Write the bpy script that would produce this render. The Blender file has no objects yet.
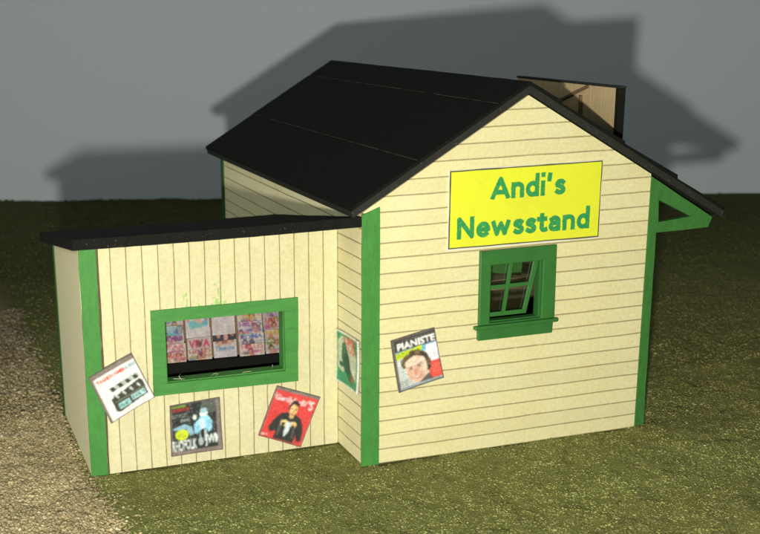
import bpy, bmesh, math, random
import numpy as np
from mathutils import Vector, Matrix
from mathutils.geometry import tessellate_polygon
random.seed(7); rng = np.random.default_rng(7)
S = bpy.context.scene
C = S.collection
S.unit_settings.system = 'METRIC'; S.unit_settings.scale_length = 0.01     # a desk-top model: 1 unit = 1 cm

# ------------------------------------------------------------------ helpers
def tag(o, label=None, cat=None, group=None, kind=None):
    if label: o['label'] = label
    if cat: o['category'] = cat
    if group: o['group'] = group
    if kind: o['kind'] = kind
    return o
def empty(name, loc, label, cat, group=None):
    o = bpy.data.objects.new(name, None); C.objects.link(o); o.location = loc
    o.empty_display_size = .3
    return tag(o, label, cat, group)
def root_loc(o):
    v = Vector((0, 0, 0))
    while o is not None:
        v += o.location; o = o.parent
    return v
def link(name, me, mat, parent=None):
    o = bpy.data.objects.new(name, me); C.objects.link(o)
    if mat and not me.materials: me.materials.append(mat)
    if parent is not None:
        o.parent = parent; o.matrix_parent_inverse = Matrix.Translation(-root_loc(parent))
    return o
def finish(name, bm, mat, parent=None, bevel=0, jitter=0, smooth=False):
    if jitter:
        for v in bm.verts:
            v.co += Vector((random.uniform(-1, 1), random.uniform(-1, 1), random.uniform(-1, 1))) * jitter
    bmesh.ops.recalc_face_normals(bm, faces=bm.faces[:])
    me = bpy.data.meshes.new(name); bm.to_mesh(me); bm.free()
    if smooth: me.polygons.foreach_set('use_smooth', [True] * len(me.polygons))
    o = link(name, me, mat, parent)
    if bevel:
        m = o.modifiers.new('edge', 'BEVEL'); m.width = bevel; m.segments = 2; m.limit_method = 'ANGLE'; m.angle_limit = .5
    return o
def boxbm(x0, x1, y0, y1, z0, z1, bm=None):
    bm = bm or bmesh.new()
    vs = [bm.verts.new((x, y, z)) for x in (x0, x1) for y in (y0, y1) for z in (z0, z1)]
    for f in ((0, 1, 3, 2), (4, 6, 7, 5), (0, 4, 5, 1), (2, 3, 7, 6), (0, 2, 6, 4), (1, 5, 7, 3)):
        bm.faces.new([vs[i] for i in f])
    return bm
def box(name, x0, x1, y0, y1, z0, z1, mat, parent=None, bevel=0, jitter=0):
    return finish(name, boxbm(x0, x1, y0, y1, z0, z1), mat, parent, bevel, jitter)
def platebm(outer, holes, axis, a0, a1, bm=None):
    """flat plate: 2-D outline (with holes) extruded along an axis"""
    bm = bm or bmesh.new()
    def P(q, a):
        return (q[0], a, q[1]) if axis == 'y' else ((a, q[0], q[1]) if axis == 'x' else (q[0], q[1], a))
    loops = [outer] + holes
    tris = tessellate_polygon([[Vector((x, y, 0)) for x, y in l] for l in loops])
    flat = [q for l in loops for q in l]
    A = [bm.verts.new(P(q, a0)) for q in flat]; B = [bm.verts.new(P(q, a1)) for q in flat]
    for t in tris:
        bm.faces.new([A[i] for i in t]); bm.faces.new([B[i] for i in reversed(t)])
    n = 0
    for l in loops:
        k = len(l)
        for i in range(k):
            j = (i + 1) % k
            bm.faces.new([A[n + i], A[n + j], B[n + j], B[n + i]])
        n += k
    return bm
def plate(name, outer, holes, axis, a0, a1, mat, parent=None, bevel=0):
    return finish(name, platebm(outer, holes, axis, a0, a1), mat, parent, bevel)
def rough(outer, step=.35, amp=.012):
    """subdivide an outline and give it a hand-cut wobble"""
    out = []
    for i, a in enumerate(outer):
        b = outer[(i + 1) % len(outer)]
        d = math.dist(a, b); n = max(1, int(d / step)); nx, ny = -(b[1] - a[1]) / (d + 1e-9), (b[0] - a[0]) / (d + 1e-9)
        for k in range(n):
            t = k / n; w = random.uniform(-amp, amp) if k else 0
            out.append((a[0] + (b[0] - a[0]) * t + nx * w, a[1] + (b[1] - a[1]) * t + ny * w))
    return out

# ------------------------------------------------------------------ materials
class N:
    def __init__(s, name):
        s.m = bpy.data.materials.new(name); s.m.use_nodes = True; s.t = s.m.node_tree; s.t.nodes.clear()
        s.out = s.t.nodes.new('ShaderNodeOutputMaterial'); s.b = s.t.nodes.new('ShaderNodeBsdfPrincipled')
        s.t.links.new(s.b.outputs[0], s.out.inputs[0])
        s.co = s.t.nodes.new('ShaderNodeTexCoord').outputs['Object']
    def put(s, sock, v):
        if isinstance(v, bpy.types.NodeSocket): s.t.links.new(v, sock)
        else:
            if isinstance(v, (tuple, list)) and len(v) == 3 and sock.type == 'RGBA': v = (*v, 1)
            sock.default_value = v
    def math(s, op, a, b=0, c=0, clamp=False):
        n = s.t.nodes.new('ShaderNodeMath'); n.operation = op; n.use_clamp = clamp
        for i, v in enumerate((a, b, c)): s.put(n.inputs[i], v)
        return n.outputs[0]
    def xyz(s):
        n = s.t.nodes.new('ShaderNodeSeparateXYZ'); s.put(n.inputs[0], s.co); return n.outputs
    def scale(s, v):
        n = s.t.nodes.new('ShaderNodeVectorMath'); n.operation = 'MULTIPLY'; s.put(n.inputs[0], s.co); n.inputs[1].default_value = v; return n.outputs[0]
    def noise(s, sc, det=3, vec=None, r=.55):
        n = s.t.nodes.new('ShaderNodeTexNoise'); s.put(n.inputs['Vector'], vec or s.co); n.inputs['Scale'].default_value = sc
        n.inputs['Detail'].default_value = det; n.inputs['Roughness'].default_value = r; return n.outputs[0]
    def mix(s, f, a, b, mode='MIX'):
        n = s.t.nodes.new('ShaderNodeMix'); n.data_type = 'RGBA'; n.blend_type = mode
        s.put(n.inputs[0], f); s.put(n.inputs[6], a); s.put(n.inputs[7], b); return n.outputs[2]
    def ramp(s, f, a, b):
        n = s.t.nodes.new('ShaderNodeMapRange'); s.put(n.inputs[0], f); n.inputs[1].default_value = a; n.inputs[2].default_value = b; return n.outputs[0]
    def bump(s, h, st, d=.02):
        n = s.t.nodes.new('ShaderNodeBump'); s.put(n.inputs['Height'], h); n.inputs['Strength'].default_value = st; n.inputs['Distance'].default_value = d
        s.put(s.b.inputs['Normal'], n.outputs[0])
    def set(s, color, rough=.8, spec=.3):
        s.put(s.b.inputs['Base Color'], color); s.put(s.b.inputs['Roughness'], rough); s.b.inputs['Specular IOR Level'].default_value = spec
        return s.m

def siding(name, base, line, axis, pitch, off, lw=.015, grain=.13, smears=()):
    n = N(name); q = n.xyz(); v = q[axis]
    wob = n.math('MULTIPLY', n.math('SUBTRACT', n.noise(.9, 2), .5), .035)
    u = n.math('ADD', n.math('ADD', v, -off), wob)
    cell = n.math('DIVIDE', u, pitch)
    fr = n.math('FRACT', cell)
    dist = n.math('MULTIPLY', n.math('MINIMUM', fr, n.math('SUBTRACT', 1, fr)), pitch)
    wid = n.math('ADD', lw * .4, n.math('MULTIPLY', n.noise(2.3, 3), lw * 1.2))
    mask = n.math('SUBTRACT', 1, n.math('DIVIDE', dist, wid), clamp=True)
    mask = n.math('MULTIPLY', n.math('POWER', mask, .6), n.ramp(n.noise(5, 3), .18, .42))
    wn = n.t.nodes.new('ShaderNodeTexWhiteNoise'); wn.noise_dimensions = '1D'; n.put(wn.inputs['W'], n.math('FLOOR', cell))
    tone = n.math('ADD', .94, n.math('MULTIPLY', wn.outputs[0], .06))
    sc = (1.2, 1.2, 9) if axis == 2 else (9, 9, 1.2)
    streak = n.noise(3, 4, n.scale(sc), .6)
    fine = n.noise(13, 4, None, .8)
    val = n.math('MULTIPLY', tone, n.math('ADD', .86 - grain * 1.9, n.math('ADD', n.math('MULTIPLY', streak, .16), n.math('MULTIPLY', fine, grain * 4.2))))
    blot = n.ramp(n.noise(.8, 5, None, .65), .38, .68)
    col = n.mix(n.math('MULTIPLY', blot, .5), base, tuple(c * k for c, k in zip(base, (.95, .90, .74))))
    hsv = n.t.nodes.new('ShaderNodeHueSaturation'); n.put(hsv.inputs['Color'], col); n.put(hsv.inputs['Value'], val)
    speck = n.ramp(n.noise(8.5, 2, None, .8), .72, .78)
    c2 = n.mix(n.math('MULTIPLY', speck, .35), hsv.outputs[0], (.30, .24, .10))
    c3 = n.mix(n.math('MULTIPLY', mask, .82), c2, line)
    if smears:
        tot = None; nz = n.noise(9, 3, n.scale((1.5, 1.5, .75)), .6)
        for cx, w, hh, k in smears:
            gx_ = n.math('SUBTRACT', 1, n.math('DIVIDE', n.math('ABSOLUTE', n.math('SUBTRACT', q[0], cx)), w), clamp=True)
            gz_ = n.math('SUBTRACT', 1, n.math('DIVIDE', n.math('SUBTRACT', q[2], 3.62), hh), clamp=True)
            g = n.math('MULTIPLY', n.math('MULTIPLY', n.math('POWER', gx_, .5), n.math('POWER', gz_, .6)), k)
            tot = g if tot is None else n.math('MAXIMUM', tot, g)
        mk = n.ramp(n.math('ADD', nz, n.math('MULTIPLY', tot, .27)), .70, .76)
        mk = n.math('MULTIPLY', mk, n.math('MULTIPLY', n.math('GREATER_THAN', tot, .02), n.math('GREATER_THAN', q[2], 3.6)))
        c3 = n.mix(n.math('MULTIPLY', mk, .75), c3, (.24, .56, .10))
    h = n.math('SUBTRACT', n.math('ADD', n.math('MULTIPLY', streak, .35), n.math('MULTIPLY', fine, .5)), n.math('MULTIPLY', mask, 1.3))
    n.bump(h, .7, .022)
    return n.set(c3, .75, .25)
CREAM = (.80, .75, .44)
BROWN = (.30, .205, .085)
M = {}
M['lap'] = siding('cream_lap_siding', (.80, .745, .42), BROWN, 2, .3345, .0)
M['vert'] = siding('cream_vertical_siding', (.735, .695, .43), BROWN, 0, .3434, -.005, .014, smears=((-3.52, .16, .55, 1), (-3.27, .12, .25, .8), (-2.83, .17, .62, 1.1), (-2.66, .18, .3, .85), (-2.25, .12, .2, .75), (-1.6, .15, .12, .6), (-3.9, .15, .12, .6)))
M['side'] = siding('cream_side_siding', (.86, .81, .50), (.24, .17, .08), 2, .3345, .0)  # lighter than the gable cream, lifting the weakly lit side walls
def plain(name, base, amt=.25, sc=8, rough=.8, stretch=(1, 1, 1), spec=.3, bump=.3, fleck=None, fleck_t=.72):
    n = N(name); a = n.noise(sc, 4, n.scale(stretch), .65); f = n.noise(30, 2, None, .7)
    v = n.math('ADD', 1 - amt, n.math('ADD', n.math('MULTIPLY', a, amt * 1.5), n.math('MULTIPLY', f, amt * .5)))
    h = n.t.nodes.new('ShaderNodeHueSaturation'); h.inputs['Color'].default_value = (*base, 1); n.put(h.inputs['Value'], v)
    c = h.outputs[0]
    if fleck:
        c = n.mix(n.ramp(n.noise(17, 2, None, .75), fleck_t, fleck_t + .05), c, fleck)
    n.bump(n.math('ADD', a, n.math('MULTIPLY', f, .6)), bump, .02)
    return n.set(c, rough, spec)
M['green'] = plain('green_paint', (.055, .24, .042), .42, 5, .6, (1.6, 1.6, .5), .35, .45)
M['green_h'] = plain('green_paint_brushed_across', (.060, .25, .048), .45, 5, .6, (.5, 1.6, 1.9), .35, .5)
M['green_shaded'] = plain('green_paint_in_shade', (.02, .085, .016), .4, 5)  # darker copy of the post green, shade put into its colour
M['green_dull'] = plain('green_paint_darker', (.045, .175, .033), .45, 5, .65, (1.6, 1.6, .6), .3, .45)  # darker green for the awning brackets
M['green_plastic'] = plain('moulded_green_plastic', (.036, .160, .032), .3, 4, .42, (1, 1, 1), .45, .15)
M['roof'] = plain('black_roof_paper', (.0070, .0080, .0060), .5, 3, .9, (1, 1, 1), .12, .35, (.02, .02, .017), .66)
M['roof_edge'] = plain('rough_black_roof_edge', (.019, .0205, .014), .5, 7, .75, (1, 1, 1), .3, .8, (.10, .10, .085), .66)  # pale flecks paint in the sparkle along the rough edge
M['roof_flat'] = plain('gritty_black_roofing', (.0075, .0078, .006), .6, 9, .85, (1, 1, 1), .16, 1.0, (.06, .06, .045), .66)
M['seam'] = plain('worn_pale_crease', (.055, .052, .042), .5, 9)
M['burnt'] = plain('charred_ply_edge', (.13, .085, .05), .5, 9)
M['ply'] = plain('raw_basswood', (.50, .38, .20), .45, 3, .8, (4, 4, .7), .25, .25)
M['ply_in'] = plain('ply_inside_darkened', (.07, .055, .035), .3, 3, .85, (1, 1, 4))  # ply darkened well below raw wood, interior shade put into its colour
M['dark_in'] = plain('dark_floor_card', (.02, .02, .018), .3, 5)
M['pap'] = plain('pale_grained_paper', (.88, .83, .53), .20, 14, .85, (1, 1, 1), .2, .35, (.68, .65, .45), .60)  # albedo raised to offset the grazing light on the annex side
M['rack'] = plain('black_card', (.008, .008, .007), .3, 6, .9, spec=.1)
M['post'] = plain('poster_edge', (.30, .28, .25), .5, 14)
M['fibre'] = plain('pale_fibre', (.45, .5, .35), .2, 9)
M['smear'] = plain('green_overspray', (.26, .55, .12), .3, 9)
M['wood_dark'] = plain('weathered_stick', (.16, .105, .055), .4, 6)

def vcol_mat(name, rough=.7, grain=.16, spec=.3, sc=26):
    n = N(name); a = n.t.nodes.new('ShaderNodeAttribute'); a.attribute_name = 'Col'
    f = n.noise(sc, 3, None, .75)
    h = n.t.nodes.new('ShaderNodeHueSaturation'); n.put(h.inputs['Color'], a.outputs['Color'])
    n.put(h.inputs['Value'], n.math('ADD', 1 - grain * .5, n.math('MULTIPLY', f, grain)))
    n.bump(f, .15, .01)
    return n.set(h.outputs[0], rough, spec)
M['print'] = vcol_mat('inkjet_print', .55, .5)

# ------------------------------------------------------------------ little raster for printed paper
def lin(c):
    c = np.asarray(c, float) / 255.
    return np.where(c <= .04045, c / 12.92, ((c + .055) / 1.055) ** 2.4)
_gl = {}
def glyph_tris(txt, bold=.02):
    k = (txt, bold)
    if k not in _gl:
        cu = bpy.data.curves.new('tmp_text', 'FONT'); cu.body = txt; cu.offset = bold; cu.resolution_u = 3
        o = bpy.data.objects.new('tmp_text', cu); C.objects.link(o)
        dg = bpy.context.evaluated_depsgraph_get(); me = o.evaluated_get(dg).to_mesh()
        me.calc_loop_triangles()
        V = np.array([v.co[:2] for v in me.vertices]); T = np.array([t.vertices[:] for t in me.loop_triangles])
        o.evaluated_get(dg).to_mesh_clear(); bpy.data.objects.remove(o); bpy.data.curves.remove(cu)
        V = V - V.min(0); V = V / V.max(0)
        _gl[k] = (V, T)
    return _gl[k]
def vnoise(x, y, sc, seed):
    r = np.random.default_rng(seed); G = r.random((64, 64)); X = x * sc + 500; Y = y * sc + 500
    xi, yi = np.floor(X).astype(int), np.floor(Y).astype(int); fx, fy = X - xi, Y - yi; fx = fx * fx * (3 - 2 * fx); fy = fy * fy * (3 - 2 * fy)
    g = lambda a, b: G[a % 64, b % 64]
    return (g(xi, yi) * (1 - fx) + g(xi + 1, yi) * fx) * (1 - fy) + (g(xi, yi + 1) * (1 - fx) + g(xi + 1, yi + 1) * fx) * fy
class R:
    def __init__(s, w, h, bg):
        s.w, s.h = w, h; s.a = np.zeros((h, w, 3)); s.a[:] = lin(bg)
        yy, xx = np.mgrid[0:h, 0:w]; s.X = (xx + .5) / w; s.Y = (yy + .5) / h
    def put(s, m, c, al=1): s.a[m] = s.a[m] * (1 - al) + lin(c) * al; return s
    def rect(s, x0, y0, x1, y1, c, al=1): return s.put((s.X >= x0) & (s.X < x1) & (s.Y >= y0) & (s.Y < y1), c, al)
    def ell(s, cx, cy, rx, ry, c, al=1, rot=0):
        dx, dy = s.X - cx, s.Y - cy; ca, sa = math.cos(rot), math.sin(rot)
        return s.put(((dx * ca + dy * sa) / rx) ** 2 + ((dy * ca - dx * sa) / ry) ** 2 < 1, c, al)
    def poly(s, pts, c, al=1):
        m = np.zeros(s.X.shape, bool); n = len(pts)
        for i in range(n):
            (x0, y0), (x1, y1) = pts[i], pts[(i + 1) % n]
            if y0 == y1: continue
            m ^= ((s.Y > min(y0, y1)) & (s.Y <= max(y0, y1)) & (s.X < x0 + (s.Y - y0) * (x1 - x0) / (y1 - y0)))
        return s.put(m, c, al)
    def text(s, t, x0, y0, x1, y1, c, al=1, bold=.02, flip=False):
        V, T = glyph_tris(t, bold); m = np.zeros(s.X.shape, bool)
        V = V.copy();
        if flip: V[:, 0] = 1 - V[:, 0]
        P = np.stack([x0 + V[:, 0] * (x1 - x0), y1 - V[:, 1] * (y1 - y0)], 1)
        for a, b, d in T:
            A, B, D = P[a], P[b], P[d]
            den = (B[1] - D[1]) * (A[0] - D[0]) + (D[0] - B[0]) * (A[1] - D[1])
            if abs(den) < 1e-12: continue
            l1 = ((B[1] - D[1]) * (s.X - D[0]) + (D[0] - B[0]) * (s.Y - D[1])) / den
            l2 = ((D[1] - A[1]) * (s.X - D[0]) + (A[0] - D[0]) * (s.Y - D[1])) / den
            m |= (l1 >= 0) & (l2 >= 0) & (l1 + l2 <= 1)
        return s.put(m, c, al)
    def scribble(s, x0, y0, x1, y1, c, rows=2, al=.85):
        rh = (y1 - y0) / rows
        for r in range(rows):
            x = x0
            while x < x1 - .02:
                w = random.uniform(.03, .09)
                s.rect(x, y0 + r * rh + rh * .15, min(x + w, x1), y0 + r * rh + rh * random.uniform(.6, .85), c, al); x += w + random.uniform(.015, .035)
        return s
    def face(s, cx, cy, r, skin=(226, 180, 150), hair=(60, 40, 30), asp=1.25):
        s.ell(cx, cy - r * .25, r * 1.35, r * asp * 1.2, hair); s.ell(cx, cy + r * .15, r, r * asp, skin)
        s.ell(cx - r * .4, cy - r * .05, r * .2, r * .13, (70, 45, 40), .8); s.ell(cx + r * .4, cy - r * .05, r * .2, r * .13, (70, 45, 40), .8)
        s.ell(cx + r * .02, cy + r * .35, r * .14, r * .3, (200, 145, 115), .7); s.ell(cx, cy + r * .75, r * .36, r * .13, (170, 70, 65), .8)
        return s
    def blur(s, k=1, noise=.06):
        for _ in range(k):
            p = np.pad(s.a, ((1, 1), (1, 1), (0, 0)), 'edge')
            s.a = (p[1:-1, 1:-1] * 4 + p[:-2, 1:-1] * 2 + p[2:, 1:-1] * 2 + p[1:-1, :-2] * 2 + p[1:-1, 2:] * 2 + p[:-2, :-2] + p[2:, 2:] + p[:-2, 2:] + p[2:, :-2]) / 16
        yy, xx = np.mgrid[0:s.h, 0:s.w]; o_ = random.random() * 50
        s.a = s.a * (.80 + .26 * vnoise(xx, yy, .16, 21 + int(o_)) + .18 * vnoise(xx, yy, .45, 5))[..., None] + .012
        s.a = np.clip(s.a * (1 + rng.normal(0, noise * 1.6, s.a.shape[:2] + (1,))) + rng.normal(0, noise * .05, s.a.shape), .004, 1)
        return s
def printed(name, r, TL, TR, BR, BL, normal, thick, parent=None, curl=0.03, edge=(.28, .26, .23)):
    """a printed sheet: r's pixels as point colours on a fine grid; corners in world space"""
    TL, TR, BR, BL = map(np.array, (TL, TR, BR, BL)); nrm = np.array(normal, float)
    c0 = (TL + TR + BR + BL) / 4
    h, w = r.h, r.w
    u = np.linspace(0, 1, w)[None, :, None]; v = np.linspace(0, 1, h)[:, None, None]
    P = (TL * (1 - u) + TR * u) * (1 - v) + (BL * (1 - u) + BR * u) * v
    lift = thick + curl * ((2 * u - 1) ** 2 * (.3 + .7 * (2 * v - 1) ** 2))
    P = P + nrm * lift - c0
    V = P.reshape(-1, 3); n0 = len(V)
    idx = np.arange(h * w).reshape(h, w)
    F = np.stack([idx[:-1, :-1], idx[1:, :-1], idx[1:, 1:], idx[:-1, 1:]], -1).reshape(-1, 4)
    rim = np.concatenate([idx[0, :], idx[1:, -1], idx[-1, -2::-1], idx[-2:0:-1, 0]])
    back = V[rim] - nrm * (thick * .85)
    k = len(rim); bi = n0 + np.arange(k)
    side = np.stack([rim, np.roll(rim, -1), np.roll(bi, -1), bi], -1)
    me = bpy.data.meshes.new(name); me.from_pydata(np.concatenate([V, back]).tolist(), [], F.tolist() + side.tolist() + [bi.tolist()[::-1]])
    at = me.color_attributes.new('Col', 'FLOAT_COLOR', 'POINT')
    col = np.concatenate([r.a.reshape(-1, 3), np.tile(edge, (k, 1))]); at.data.foreach_set('color', np.concatenate([col, np.ones((len(col), 1))], 1).ravel())
    o = link(name, me, M['print'])
    if parent is not None:
        o.parent = parent; o.location = Vector(c0) - root_loc(parent)
    else: o.location = c0
    return o

# ------------------------------------------------------------------ dimensions (measured from the photograph)
W, L, YA, YB, AX = 7.0, 11.08, 1.5, 5.73, -5.83
SL = .5923; XR, ZR = 3.80, 8.27
def ztop(x): return ZR - SL * abs(x - XR)
def zwall(x): return ztop(x) - .29
def atop(y): return 5.63 - .156 * (y - .06)

B = empty('newsstand_building', (0, 0, 0), 'cream model newsstand building with green corner trim and black pitched roof', 'building')
# gable wall with window opening
gw = plate('gable_wall', [(0, 0), (W, 0), (W, zwall(W)), (XR, zwall(XR)), (0, zwall(0))], [[(2.93, 2.96), (4.36, 2.96), (4.36, 4.40), (2.93, 4.40)]], 'y', 0, .16, M['lap'], B)
plate('rear_wall', [(0, 0), (W, 0), (W, zwall(W)), (XR, zwall(XR)), (0, zwall(0))], [], 'y', L - .16, L, M['lap'], B)
plate('side_wall', [(.163, 0), (L - .163, 0), (L - .163, zwall(0)), (.163, zwall(0))], [], 'x', 0, .16, M['side'], B)
plate('side_wall', [(.163, 0), (L - .163, 0), (L - .163, zwall(W) - .02), (.163, zwall(W) - .02)], [], 'x', W - .16, W, M['side'], B)
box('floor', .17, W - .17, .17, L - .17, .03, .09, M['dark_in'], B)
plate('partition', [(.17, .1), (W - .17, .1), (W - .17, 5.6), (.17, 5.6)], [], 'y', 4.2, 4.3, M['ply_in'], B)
# corner posts
plate('corner_post', rough([(-.05, 0), (.37, 0), (.36, zwall(.2) - .03), (-.05, zwall(0) - .06)], .4, .006), [], 'y', -.045, -.003, M['green'], B, .008)
box('corner_post', -.05, -.003, L - .16, L + .04, 0, zwall(0) - .05, M['green_shaded'], B)
# right-hand posts with the awning bracket (thin ply cut in one piece)
br = rough([(7.003, .03), (7.25, .03), (7.225, 4.72), (8.63, 4.74), (8.73, 4.97), (7.003, zwall(7.0) - .05)], .5, .008)
hole = [(7.24, 5.48), (8.14, 5.03), (7.27, 4.96)]
for y0 in (-.02, L - .18):
    plate('roof_bracket', br, [hole], 'y', y0, y0 + .15, M['green_dull'], B, .008)

# main roof: a ply deck per slope under overlapping strips of black paper
YF, YR = -.07, 11.87
def slope_poly(x0, x1, lo, hi):            # cross-section between x0 and x1, lo/hi measured down from the top line
    return [(x0, ztop(x0) - hi), (x1, ztop(x1) - hi), (x1, ztop(x1) - lo), (x0, ztop(x0) - lo)]
roof = plate('roof', [(-.25, ztop(-.25) - .25), (XR, ZR - .25), (8.99, ztop(8.99) - .25), (9.02, ztop(9.02) - .07), (XR, ZR - .07), (-.29, ztop(-.29) - .07)], [], 'y', YF + .02, YR - .03, M['roof_edge'], B, .01)
def strip(x0, x1, ov):
    n = 26; bm = bmesh.new(); rows = []
    for i in range(n + 1):
        y = YF + (YR - YF) * i / n
        w0 = random.uniform(-.004, .004); w1 = random.uniform(-.004, .004); u = random.uniform(0, .008)
        a, b = x0 + w0, x1 + w1
        rows.append([bm.verts.new(q) for q in ((a, y, ztop(a) - .075), (b, y, ztop(b) - .075 ), (b, y, ztop(b) + ov[1] + u), (a, y, ztop(a) + ov[0] + u))])
    for r0, r1 in zip(rows, rows[1:]):
        for k in range(4): bm.faces.new([r0[k], r0[(k + 1) % 4], r1[(k + 1) % 4], r1[k]])
    bm.faces.new(rows[0][::-1]); bm.faces.new(rows[-1])
    return finish('roofing_strip', bm, M['roof'], roof)
strip(-.30, 1.196, (0, .0)); strip(1.204, 3.046, (.004, .0)); strip(3.054, XR - .004, (.004, .0))
strip(XR + .004, 4.58, (.0, .03)); strip(4.60, 6.22, (-.03, .035)); strip(6.24, 7.66, (-.025, .045)); strip(7.68, 9.03, (-.045, .0))
# pale creases where the strips meet
for xs in (1.20, 3.05):
    bm = bmesh.new(); n = 60; pr = None
    for i in range(n + 1):
        y = YF + .03 + (YR - YF - .06) * i / n; w = random.choice((.002, .006, .008, .011)); o_ = random.uniform(-.004, .004)
        cur = [bm.verts.new((xs + o_ + a * w, y, ztop(xs) + .017 + a * w * SL)) for a in (-1, 1)]
        if pr: bm.faces.new([pr[0], pr[1], cur[1], cur[0]])
        pr = cur
    finish('seam', bm, M['seam'], roof)

# ---- annex (serving wing)
zt = lambda y: atop(y) - .245
plate('serving_wall', [(AX + .1, 0), (-.003, 0), (-.003, zt(YA) - .01), (AX + .1, zt(YA) - .01)], [[(-4.07, 1.93), (-1.27, 1.93), (-1.27, 3.40), (-4.07, 3.40)]], 'y', YA, YA + .14, M['vert'], B)
plate('annex_side_wall', [(YA + .02, 0), (YB, 0), (YB, zt(YB) - .01), (YA + .02, zt(YA) - .01)], [], 'x', AX, AX + .09, M['pap'], B)
plate('annex_rear_wall', [(AX + .1, 0), (-.003, 0), (-.003, zt(YB) - .01), (AX + .1, zt(YB) - .01)], [], 'y', YB - .12, YB - .003, M['vert'], B)
box('annex_floor', AX + .1, -.01, YA + .15, YB - .13, .03, .09, M['dark_in'], B)
plate('corner_post', rough([(AX - .01, .02), (-5.47, .0), (-5.455, zt(YA) - .02), (AX + .0, zt(YA) - .02)], .4, .006), [], 'y', YA - .045, YA - .003, M['green'], B, .008)
plate('trim_strip', rough([(-5.468, .0), (-5.43, .0), (-5.41, zt(YA) - .02), (-5.452, zt(YA) - .02)], .3, .008), [], 'y', YA - .02, YA - .002, M['burnt'], B)
box('corner_post', AX - .03, AX - .003, YB - .10, YB + .06, 0, zt(YB) - .03, M['green_shaded'], B)
ar = bmesh.new(); nx, ny = 40, 4
def aroof():
    bm = bmesh.new(); xs = np.linspace(-6.12, -.004, 42); ys = np.linspace(.06, 6.09, 14)
    T, Bo = [], []
    for i, x in enumerate(xs):
        ct, cb = [], []
        for j, y in enumerate(ys):
            e = (i in (0, 41)) or (j in (0, 13)); jx = random.uniform(-.012, .012) if i == 0 else 0; jy = random.uniform(-.012, .012) if j == 0 else 0
            sag = .02 * math.sin((x + 6.12) / 6.12 * math.pi)
            ct.append(bm.verts.new((x + jx, y + jy, atop(y) - sag + random.uniform(-.006, .006) - (.012 if e else 0))))
            cb.append(bm.verts.new((x + jx * .5, y + jy + (.01 if j == 0 else 0), atop(y) - sag - .235)))
        T.append(ct); Bo.append(cb)
    for i in range(41):
        for j in range(13):
            bm.faces.new([T[i][j], T[i + 1][j], T[i + 1][j + 1], T[i][j + 1]]); bm.faces.new([Bo[i][j], Bo[i][j + 1], Bo[i + 1][j + 1], Bo[i + 1][j]])
    for i in range(41):
        for j in (0, 13): bm.faces.new([T[i][j], T[i + 1][j], Bo[i + 1][j], Bo[i][j]])
    for j in range(13):
        for i in (0, 41): bm.faces.new([T[i][j], T[i][j + 1], Bo[i][j + 1], Bo[i][j]])
    return bm
finish('annex_roof', aroof(), M['roof_flat'], B)

# serving window
sw = plate('serving_window_frame', rough([(-4.36, 1.70), (-1.0, 1.66), (-.98, 3.63), (-4.35, 3.645)], .3, .006), [[(-4.06, 1.965), (-1.30, 1.94), (-1.31, 3.35), (-4.055, 3.375)]], 'y', YA - .06, YA - .003, M['green_h'], B, .008)
lin_ = platebm([(-4.062, 1.94), (-1.28, 1.94), (-1.28, 3.39), (-4.062, 3.39)], [[(-4.03, 1.985), (-1.33, 1.975), (-1.33, 3.35), (-4.03, 3.36)]], 'y', YA + .003, YA + .30)
finish('reveal', lin_, M['green'], sw)
for (fx, fz, dx, dz, c) in ((-3.80, 2.0, .06, .14, .5), (-3.70, 1.99, -.08, .10, -.3), (-3.05, 1.99, .16, .05, .6), (-2.95, 1.98, .10, .07, .2), (-1.62, 1.98, .02, .12, .1), (-3.9, 2.03, .25, -.02, .1), (-2.3, 1.99, .2, .02, .2)):
    pr = None; bm = bmesh.new()
    for k in range(7):
        t = k / 6; x = fx + dx * t; z = fz + dz * t + c * .06 * math.sin(t * 3.1); y = YA + .02 - .05 * math.sin(t * 2.5)
        cur = [bm.verts.new((x, y, z)), bm.verts.new((x + .008, y, z + .010)), bm.verts.new((x + .003, y + .012, z))]
        if pr:
            for i in range(3): bm.faces.new([pr[i], pr[(i + 1) % 3], cur[(i + 1) % 3], cur[i]])
        pr = cur
    finish('fibre', bm, M['fibre'], sw)
# gable window: moulded frame, sill, tilted four-pane sash
gf = plate('window_frame', [(2.73, 2.98), (4.63, 2.98), (4.61, 4.67), (2.72, 4.67)], [[(2.99, 3.02), (4.28, 3.02), (4.28, 4.34), (2.99, 4.34)]], 'y', -.10, -.003, M['green_plastic'], B, .02)
plate('reveal', [(2.935, 2.965), (4.355, 2.965), (4.355, 4.395), (2.935, 4.395)], [[(3.02, 3.04), (4.25, 3.04), (4.25, 4.36), (3.0, 4.36)]], 'y', .003, .20, M['green_plastic'], gf)
bm = boxbm(2.62, 4.72, -.14, -.003, 2.885, 2.975)
finish('sill', bm, M['green_plastic'], gf, .03)
bm = platebm([(2.72, 2.63), (4.60, 2.63), (4.61, 2.882), (2.71, 2.882)], [], 'y', -.085, -.003)
finish('apron', bm, M['green_plastic'], gf, .02)
def sash():
    o = [(2.85, 3.12), (3.98, 3.12), (4.27, 4.42), (2.92, 4.42)]
    def q(u, v):
        (ax, az), (bx, bz), (cx, cz), (dx, dz) = o
        return ((ax * (1 - u) + bx * u) * (1 - v) + (dx * (1 - u) + cx * u) * v, (az * (1 - u) + bz * u) * (1 - v) + (dz * (1 - u) + cz * u) * v)
    m = .065; hs = []
    for (u0, u1) in ((.10, .455), (.525, .915)):
        for (v0, v1) in ((.075, .49), (.555, .94)): hs.append([q(u0, v0), q(u1, v0), q(u1, v1), q(u0, v1)])
    return platebm(o, hs, 'y', .05, .11), o
sb, so = sash()
so2 = finish('sash', sb, M['green_plastic'], gf, .008)
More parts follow.
